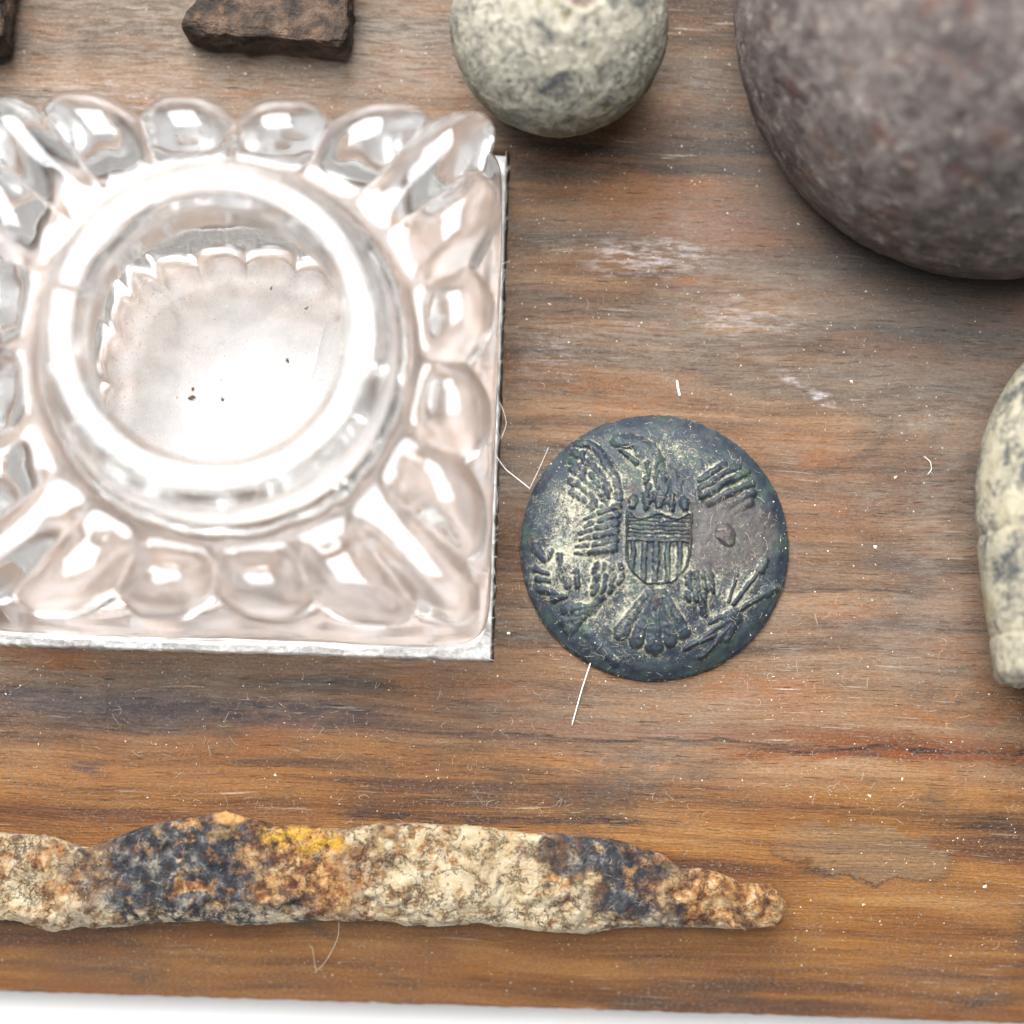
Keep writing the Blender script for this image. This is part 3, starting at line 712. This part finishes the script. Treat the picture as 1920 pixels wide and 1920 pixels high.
# ------------------------------------------------------------------ balls and bullet
def sphere(n=150):
    th = np.arange(2 * n) / (2 * n) * 2 * math.pi; ph = np.linspace(.004, math.pi - .004, n)
    P, T = np.meshgrid(ph, th, indexing='ij')
    return np.stack([np.sin(P) * np.cos(T), np.sin(P) * np.sin(T), np.cos(P)], -1).reshape(-1, 3), ring_faces(n, 2 * n)

def build_musket_ball():
    R = 7.95
    root = empty('musket_ball', (2.32, 34.7, 0)); tag(root, 'grey-green corroded lead ball between the inkwell and the large iron ball', 'musket ball')
    d, f = sphere(220)
    r = R * (1 + .012 * fbm(d * 1.6, 3) + .010 * fbm(d * 7, 4) - .006 * np.abs(fbm(d * 14, 3)))
    c = np.array([.17, -.02, .98]); c /= np.linalg.norm(c)          # cast sprue scar
    a = np.arccos(np.clip(d @ c, -1, 1)) + .03 * fbm(d * 6, 2)
    r = r - .35 * sstep(.24, .17, a) + .12 * np.exp(-((a - .22) / .03) ** 2) + .10 * sstep(.2, .15, a) * fbm(d * 30, 2)
    v = d * r[:, None]; v[:, 2] += R * .985
    v[:, 2] = np.maximum(v[:, 2], 0)
    g = Mat('sprue_scar_brown'); n = g.noise(g.P, 2.2, 4, .7)
    scar = g.principled(g.ramp(n, [(.35, (.07, .05, .04)), (.5, (.22, .16, .12)), (.65, (.45, .38, .33))]), .85, normal=g.bump(n, .4, .8))
    lab = (a[f].max(1) < .19).astype(int)
    split(v, f[:, ::-1] if False else f, lab, {0: 'ball', 1: 'sprue_scar'}, {0: M_ball, 1: scar}, root)
build_musket_ball()

def build_iron_ball():
    R = 19.3
    d, f = sphere(230)
    r = R * (1 + .007 * fbm(d * 1.5, 3) + .006 * fbm(d * 7, 4) - .010 * np.clip(fbm(d * 9 + 5, 3) - .15, 0, 1) + .0022 * fbm(d * 26, 3))
    r = r + .14 * np.exp(-((np.abs(d[:, 2] + .0)) / .03) ** 2) * (1 + fbm(d * 9, 2))       # casting seam
    v = d * r[:, None]; v[:, 2] += 8.0
    tag(mesh('iron_ball', v, f, M_iron, loc=(34.5, 36.8, 0)), 'large brown iron ball in the upper right corner, partly sunk in the board', 'iron ball')
build_iron_ball()

def build_bullet():
    root = empty('bullet', (40.6, 0, 0)); tag(root, 'pale oxidised lead bullet lying with its grooved base toward the front', 'bullet')
    prof = [(-12.1, .5), (-12.2, 4.6), (-12.1, 5.5), (-11.7, 5.85), (-9.2, 6.12), (-8.9, 6.02), (-8.6, 6.15), (-6, 6.55), (-3.5, 6.85), (-2.2, 6.95), (-1.85, 6.88), (-1.6, 6.80), (-1.3, 6.9), (-.9, 7.02), (1.0, 7.12), (3, 7.0), (5.5, 6.5), (8, 5.6), (10.3, 4.3), (12, 2.9), (13, 1.5), (13.3, .4)]
    pr = np.array(prof); t = np.arange(len(pr)); tt = np.linspace(0, len(pr) - 1, 190)
    Yp = np.interp(tt, t, pr[:, 0]); Rp = np.interp(tt, t, pr[:, 1])
    for _ in range(2): Rp[1:-1] = (Rp[:-2] + 2 * Rp[1:-1] + Rp[2:]) / 4; Yp[1:-1] = (Yp[:-2] + 2 * Yp[1:-1] + Yp[2:]) / 4
    NT = 200; th = np.arange(NT) / NT * 2 * math.pi
    d = np.stack([np.outer(Rp, np.cos(th)), np.repeat(Yp[:, None], NT, 1), np.outer(Rp, np.sin(th))], -1).reshape(-1, 3)
    n = .08 * fbm(d * .22, 3) + .045 * fbm(d * .9, 4) - .10 * np.clip(fbm(d * 1.6 + 8, 2) - .25, 0, 1)
    rad = d.copy(); rad[:, 1] = 0; rad /= np.maximum(np.linalg.norm(rad, axis=1), 1e-6)[:, None]
    v = d + rad * n[:, None] * np.minimum(1, np.repeat(Rp, NT) / 3)[:, None]
    end = np.repeat(sstep(-11.2, -12.1, Yp), NT)
    v[:, 1] += end * .35 * fbm(d * .8, 3)
    v[:, 2] += 6.75; v[:, 2] = np.maximum(v[:, 2], 0)
    a = math.radians(1.5); ca, sa = math.cos(a), math.sin(a)
    v = np.stack([v[:, 0] * ca - v[:, 1] * sa, v[:, 0] * sa + v[:, 1] * ca, v[:, 2]], -1)
    f = ring_faces(190, NT)
    yy = np.repeat((Yp[:-1] + Yp[1:]) / 2, NT)
    lab = np.where(yy < -11.6, 2, np.where((yy > -2.3) & (yy < -1.0), 1, np.where(yy >= -1, 3, 0)))
    split(v, f[:, ::-1], lab, {0: 'skirt', 1: 'groove', 2: 'base', 3: 'nose'}, M_bullet, root)
build_bullet()

# ------------------------------------------------------------------ rusty iron things
TOP = [(-44, -24.9), (-36.41, -24.81), (-33.71, -24.77), (-32.12, -25.33), (-30.16, -25.73), (-26.77, -24.24), (-23.72, -23.26), (-21.98, -23.17), (-20.64, -22.74), (-18.88, -23.07), (-17.11, -23.56), (-14.78, -23.64), (-11.67, -23.85), (-9.37, -23.39),
       (-3.56, -23.21), (2.27, -23.61), (6.16, -23.87), (8.87, -23.98), (11.99, -25.03), (13.56, -26.06), (14.72, -25.79), (16.66, -26.42), (17.83, -26.88), (20.15, -26.95), (21.2, -28.2)]
BOT = [(-44, -31.2), (-36.11, -31.3), (-32.98, -32.0), (-29.15, -31.46), (-24.53, -31.13), (-18.74, -31.14), (-14.51, -30.74), (-9.11, -30.46), (-6.78, -30.88), (-1.38, -30.41), (2.5, -31.05), (6.36, -31.01), (10.21, -30.43), (14.08, -30.31), (17.94, -30.27), (20.65, -30.1), (21.2, -29.3)]
def build_blade():
    NX, NT = 620, 130
    x = np.linspace(-43, 21.15, NX)
    yt = np.interp(x, *np.array(TOP).T); yb = np.interp(x, *np.array(BOT).T)
    for _ in range(3):
        yt[1:-1] = (yt[:-2] + 2 * yt[1:-1] + yt[2:]) / 4; yb[1:-1] = (yb[:-2] + 2 * yb[1:-1] + yb[2:]) / 4
    th = np.arange(NT) / NT * 2 * math.pi
    c, s = np.cos(th), np.sin(th)
    cy = (yt + yb) / 2; hy = (yt - yb) / 2
    endf = np.sqrt(np.clip(1 - np.clip((x - 19.6) / 1.6, 0, 1) ** 2, 0.02, 1))
    hz = (1.45 - .35 * sstep(8, 20, x)) * endf
    ex = .62
    yy = cy[:, None] + hy[:, None] * np.sign(c) * np.abs(c) ** ex
    zz = hz[:, None] * np.sign(s) * np.abs(s) ** .8
    v = np.stack([np.repeat(x[:, None], NT, 1), yy, zz], -1).reshape(-1, 3)
    nd = np.stack([0 * yy, np.tile(c, (NX, 1)), np.tile(s, (NX, 1))], -1).reshape(-1, 3)
    crust = .36 * fbm(v * .26, 3) + .15 * fbm(v * .9 + 20, 4) + .10 * np.abs(fbm(v * 2.0 + 3, 3))
    lay = np.tanh(14 * (fbm(v * .24 + 50, 4) - .1)) * .22 + np.tanh(16 * (fbm(v * .5 + 80, 4) - .15)) * .10          # flakes standing proud of one another
    rowx = np.repeat(x, NT)
    disp = (crust + lay) * np.repeat(endf, NT) * .9
    disp = np.where(np.abs(nd[:, 1]) > .8, disp * .35, disp)
    v = v + nd * disp[:, None]
    for (bx, by, br, bh) in ((-31.0, -29.9, 1.0, .7), (-33.2, -28.6, .6, .5), (-20.2, -23.6, .9, .6), (5.6, -29.3, .6, .5), (17.0, -27.6, .9, .5), (-13.5, -24.6, 1.0, .3), (-12.2, -29.4, 1.1, .4), (7.7, -25.6, 1.3, .4)):
        q = np.exp(-((v[:, 0] - bx) ** 2 + (v[:, 1] - by) ** 2) / br ** 2); v[:, 2] += bh * q * (nd[:, 2] > 0)
    v[:, 2] += 1.5
    v[:, 2] = np.maximum(v[:, 2], .02)
    f = ring_faces(NX, NT)
    v = np.vstack([v, [[21.2, cy[-1], 1.5]], [[-43, cy[0], 1.5]]]); b = len(v) - 2
    a = math.radians(13); dy, dz = v[:, 1] + 24.5, v[:, 2].copy()
    v[:, 1] = -24.75 + dy * math.cos(a) * 1.02 - dz * math.sin(a) * .3; v[:, 2] = float(board_z(-24.6)) + .1 + dy * math.sin(a) + dz * math.cos(a)
    caps = [(b, (NX - 1) * NT + (j + 1) % NT, (NX - 1) * NT + j) for j in range(NT)] + [(b + 1, j, (j + 1) % NT) for j in range(NT)]
    tag(mesh('rusty_blade', v, [tuple(q)[::-1] for q in f] + [c_[::-1] for c_ in caps], M_blade), 'long flaking rusted iron blade fragment along the front edge of the board', 'iron fragment')
build_blade()

def crusty_block(name, x0, x1, y0, y1, h, label, seed):
    """a bar end: superellipse section run along y, with a corroded skin"""
    NY, NT = 150, 160
    y = y0 + (y1 - y0) * (np.linspace(0, 1, NY) ** 1.5)
    th = np.arange(NT) / NT * 2 * math.pi; c, s = np.cos(th), np.sin(th)
    e = np.clip((y - y0) / .9, 0, 1); k = 1 - .12 * (1 - e) ** 2
    cx, hx = (x0 + x1) / 2, (x1 - x0) / 2
    X = cx + k[:, None] * hx * np.sign(c) * np.abs(c) ** .3
    Z = h / 2 + k[:, None] * h / 2 * np.sign(s) * np.abs(s) ** .3
    v = np.stack([X, np.repeat(y[:, None], NT, 1), Z], -1).reshape(-1, 3)
    caps_n = 24; ring0 = v[:NT]; cen = ring0.mean(0); inner = [cen + (ring0 - cen) * (1 - (q + 1) / caps_n * .98) for q in range(caps_n)]
    v = np.concatenate([np.concatenate(inner[::-1]), v])
    n = .35 * fbm(v * .35 + seed, 4) + .22 * fbm(v * 1.1 + seed, 4)
    d = v - np.array([cx, y0 + 6, h / 2]); d /= np.linalg.norm(d, axis=1)[:, None]
    v = v + d * n[:, None]
    v[:, 2] = np.maximum(v[:, 2], .01)
    return v, ring_faces(NY + caps_n, NT)
v, f = crusty_block('iron_bar', -24.9, -13.3, 34.6, 52, 4.2, '', 4.0)
q = np.exp(-((v[:, 1] - 35.7) / 1.1) ** 2) * sstep(-23.3, -24.8, v[:, 0]); v[:, 0] -= .9 * q
q = sstep(-18, -13.5, v[:, 0]) * sstep(37.3, 34.6, v[:, 1]); v[:, 1] -= .35 * q
tag(mesh('iron_bar', v, f[:, ::-1], M_dark), 'dark rusty square iron bar end behind the inkwell', 'iron bar')
v, f = crusty_block('iron_scrap', -52, -39.0, 33.2, 56, 5.0, '', 14.0)
tag(mesh('iron_scrap', v, f[:, ::-1], M_dark), 'dark blurred iron scrap at the left edge of the photo', 'iron scrap')

# ------------------------------------------------------------------ dust, lint and single fibres
def on_shape(x, y):
    if HX0 < x < HX1 and HY0 < y < HY1: return None
    if math.hypot(x - 2.35, y - 35) < 7.5 or math.hypot(x - 35, y - 36.6) < 19.2: return None
    if 33.2 < x and -12.2 < y < 13: return None
    if -43 < x < 21.4 and -31.5 < y < -23: return None
    return 0
from mathutils.bvhtree import BVHTree
def surface(names):
    V_, F_ = [], []
    for o in bpy.data.objects:
        if o.type == 'MESH' and (o.name in names or (o.parent and o.parent.name in names)):
            b = len(V_); off = (o.location + (o.parent.location if o.parent else Vector())) / MM
            V_ += [v.co / MM + off for v in o.data.vertices]; F_ += [tuple(b + k for k in q.vertices) for q in o.data.polygons]
    t = BVHTree.FromPolygons(V_, F_)
    def height(x, y):
        h = t.ray_cast(Vector((x, y, 60)), Vector((0, 0, -1)))[0]
        return None if h is None else h.z
    return height
def build_dust():
    button_h = surface({'uniform_button'}); blade_h = surface({'rusty_blade'})
    r = np.random.RandomState(11); V, Fc = [], []
    bx, by = 10.72, -2.4
    def grain(p, s):
        b = len(V); q = r.normal(size=(4, 3)); q /= np.linalg.norm(q, axis=1)[:, None]
        q = np.array([[1, 1, 1], [1, -1, -1], [-1, 1, -1], [-1, -1, 1]]) / 1.73 + .5 * q
        for k in q: V.append(np.array(p) + s * k * [1, 1, .6])
        Fc.extend([(b, b + 1, b + 2), (b, b + 3, b + 1), (b, b + 2, b + 3), (b + 1, b + 3, b + 2)])
    cnt = 0
    while cnt < 5200:
        x, y = r.uniform(-42, 42), r.uniform(-36, 42)
        if on_shape(x, y) is None: continue
        dens = perlin(np.array([[x * .09, y * .14, 2.0]]))[0] * .8 + .5
        if r.rand() > dens: continue
        z = float(board_z(y)); d = math.hypot(x - bx, y - by)
        if d < 10.1: z = (button_h(x, y) or z) + .01
        grain((x, y, z + .02), .022 + .055 * r.rand() ** 4); cnt += 1
    for k in range(70):
        x, y = r.uniform(-40, 40), r.uniform(-34, 40)
        if on_shape(x, y) is None or math.hypot(x - bx, y - by) < 10.3: continue
        grain((x, y, float(board_z(y)) + .06), r.uniform(.09, .17))
    tag(mesh('dust', np.array(V), Fc, M_dustw, smooth=False), 'fine pale dust strewn over the wooden board', None, kind='stuff')
    paths, rad = [], []
    cnt = 0
    while cnt < 900:
        pick = r.rand()
        if pick < .28:
            a = r.uniform(0, 6.28); q = 9.6 * math.sqrt(r.rand()); x, y = bx + q * math.cos(a), by + q * math.sin(a)
        elif pick < .40: x, y = r.uniform(-38, 20.5), r.uniform(-31.5, -23.5)
        else: x, y = r.uniform(-40, 40), (r.uniform(-23, -5) if r.rand() < .8 else r.uniform(-34, 26))
        if pick >= .40 and on_shape(x, y) is None: continue
        if pick >= .40 and perlin(np.array([[x * .16, y * .22, 5.0]]))[0] < r.uniform(-.25, .45): continue
        if pick >= .40 and x < 0 and y > -14 and r.rand() < .5: continue
        L_ = r.uniform(.25, 1.1) * (.75 if pick < .40 else 1); a = r.uniform(0, 6.28); cur = r.normal(0, 1.6); pts = []
        for k in range(6):
            z = button_h(x, y)
            if z is None: z = blade_h(x, y)
            if z is None: z = float(board_z(y))
            pts.append((x, y, z + .03 + .03 * math.sin(k * 1.3))); x += L_ / 5 * math.cos(a); y += L_ / 5 * math.sin(a); a += cur / 5 + r.normal(0, .25)
        if pick >= .40 and on_shape(x, y) is None: continue
        if max(p[2] for p in pts) - min(p[2] for p in pts) > .6: continue
        paths.append(pts); rad.append(r.uniform(.006, .014)); cnt += 1
    v, f = tubes(paths, rad, 3)
    tag(mesh('lint', v, f, M_lint_tan), 'short curled lint fibres over the board and button', None, kind='stuff')
    # fibres that show singly
    def fibre(label, pts, rad=.03, mat=M_lint):
        p = np.array(pts, float); t = np.linspace(0, len(p) - 1, 24); k = np.arange(len(p))
        q = np.stack([np.interp(t, k, p[:, j]) for j in range(3)], -1)
        for _ in range(3): q[1:-1] = (q[:-2] + 2 * q[1:-1] + q[2:]) / 4
        vv, ff = tubes([q], [rad], 5)
        tag(mesh('lint_fibre', vv, ff, mat), label, 'fibre', 'lint fibres')
    fibre('straight white bristle sticking out below the eagle button', [(6.2, -11.2, .5), (5.6, -13.2, .45), (4.95, -15.9, .12)], .045)
    fibre('white fibre bridging the inkwell recess and the button', [(-1.6, 4.4, .9), (-.6, 3.1, .7), (.4, 2.4, .5), (1.3, 1.7, .6)], .04)
    fibre('thin pale hair rising beside the upper left of the button', [(1.2, 1.6, .6), (1.9, 3.2, .4), (2.6, 5.0, .15)], .02)
    fibre('thin hair curling at the right wall of the recess', [(-1.4, 8.5, .6), (-.9, 7.6, .8), (-.6, 6.6, .5), (-1.0, 5.4, .4)], .022)
    fibre('bent hair hanging below the rusty blade', [(-11.9, -30.9, -1.0), (-12.0, -32.2, -3.0), (-13.0, -34.0, -5.4), (-13.9, -35.0, -6.4), (-14.0, -33.6, -5.2), (-14.1, -32.9, -4.3)], .022, M_lint_tan)
    fibre('small white splinter lying above the eagle button', [(12.1, 10.4, .12), (12.2, 9.8, .12), (12.35, 9.2, .1)], .09)
    fibre('pale curled hair on the wood left of the lead bullet', [(30.8, 5.2, .1), (31.3, 4.8, .15), (31.4, 4.2, .15), (31.1, 3.8, .1)], .025)
    # inside the inkwell
    V.clear(); Fc.clear()
    cx, cy = -20.5, 8.5
    for k in range(1700):
        a = r.uniform(0, 6.28); q = 10.2 * math.sqrt(r.rand())
        if q < 7 and r.rand() < .45: continue
        z = .42 + .5 * sstep(7.5, 10.3, q)
        grain((cx + q * math.cos(a), cy + q * math.sin(a), z), .03 + .07 * r.rand() ** 3)
    tag(mesh('dust_in_well', np.array(V), Fc, M_dustw, smooth=False), 'pale dust and crumbs lying in the bottom of the inkwell', None, kind='stuff')
    for (px, py, s, lab) in ((-24.3, 7.9, .17, 'tiny dark crumb, larger one, left of centre inside the inkwell'), (-22.0, 7.75, .13, 'tiny dark crumb near the centre inside the inkwell'), (-18.7, 16.4, .12, 'tiny dark crumb at the back inside the inkwell'), (-24.2, 8.5, .12, 'tiny brown crumb just behind the larger dark crumb inside the inkwell'), (-17.2, 10.9, .12, 'tiny dark crumb right of centre inside the inkwell'), (-16.0, 14.9, .11, 'tiny dark crumb at the back right inside the inkwell'), (-14.0, 7.2, .11, 'tiny dark crumb at the right edge inside the inkwell')):
        V.clear(); Fc.clear()
        for k in range(5): grain((px + r.normal(0, s * .4), py + r.normal(0, s * .4), .5), s)
        tag(mesh('crumb', np.array(V), Fc, M_grit, smooth=False), lab, 'crumb', 'dark crumbs in the inkwell')
    def hair_in(label, pts): fibre(label, pts, .025)
    hair_in('long curved hair lying across the floor of the inkwell', [(-14.5, 14.0, .7), (-15.5, 9, .6), (-17.5, 5, .55), (-21, 2, .6)])
    hair_in('straight hair at the front of the inkwell floor', [(-20.5, 5.5, .55), (-18.5, 3.8, .55), (-17.0, 1.6, .7)])
    hair_in('short curved hair beside the right wall inside the inkwell', [(-13.2, 11.5, .7), (-13.9, 10.2, .7), (-13.6, 8.8, .7)])
    hair_in('long thin hair slanting over the middle of the inkwell floor', [(-19.5, 9.5, .6), (-17.0, 10.3, .65), (-14.2, 9.4, .7)])
    hair_in('pale curled hair near the front left of the inkwell floor', [(-25.0, 3.4, .6), (-23.2, 2.6, .55), (-21.6, 3.0, .6), (-20.8, 4.3, .6)])
    # cotton wisps along the edge of the recess
    paths, rad = [], []
    for k in range(170):
        if r.rand() < .55: x, y = HX1 - r.uniform(.1, .7), r.uniform(HY0, HY1); da = math.pi / 2
        else: x, y = r.uniform(-38, HX1), HY0 + r.uniform(.1, .9); da = 0
        a = da + r.normal(0, .5); L_ = r.uniform(.6, 2.2); pts = []; z = r.uniform(-1.2, -.1); cur = r.normal(0, 1.5)
        for j in range(6):
            pts.append((x, y, z + .15 * math.sin(j * .7 + k))); x += L_ / 5 * math.cos(a); y += L_ / 5 * math.sin(a); a += cur / 5
        paths.append(pts); rad.append(r.uniform(.015, .035))
    v, f = tubes(paths, rad, 3)
    tag(mesh('cotton_wisps', v, f, M_lint), 'white cotton wisps along the gap round the inkwell', None, kind='stuff')
build_dust()
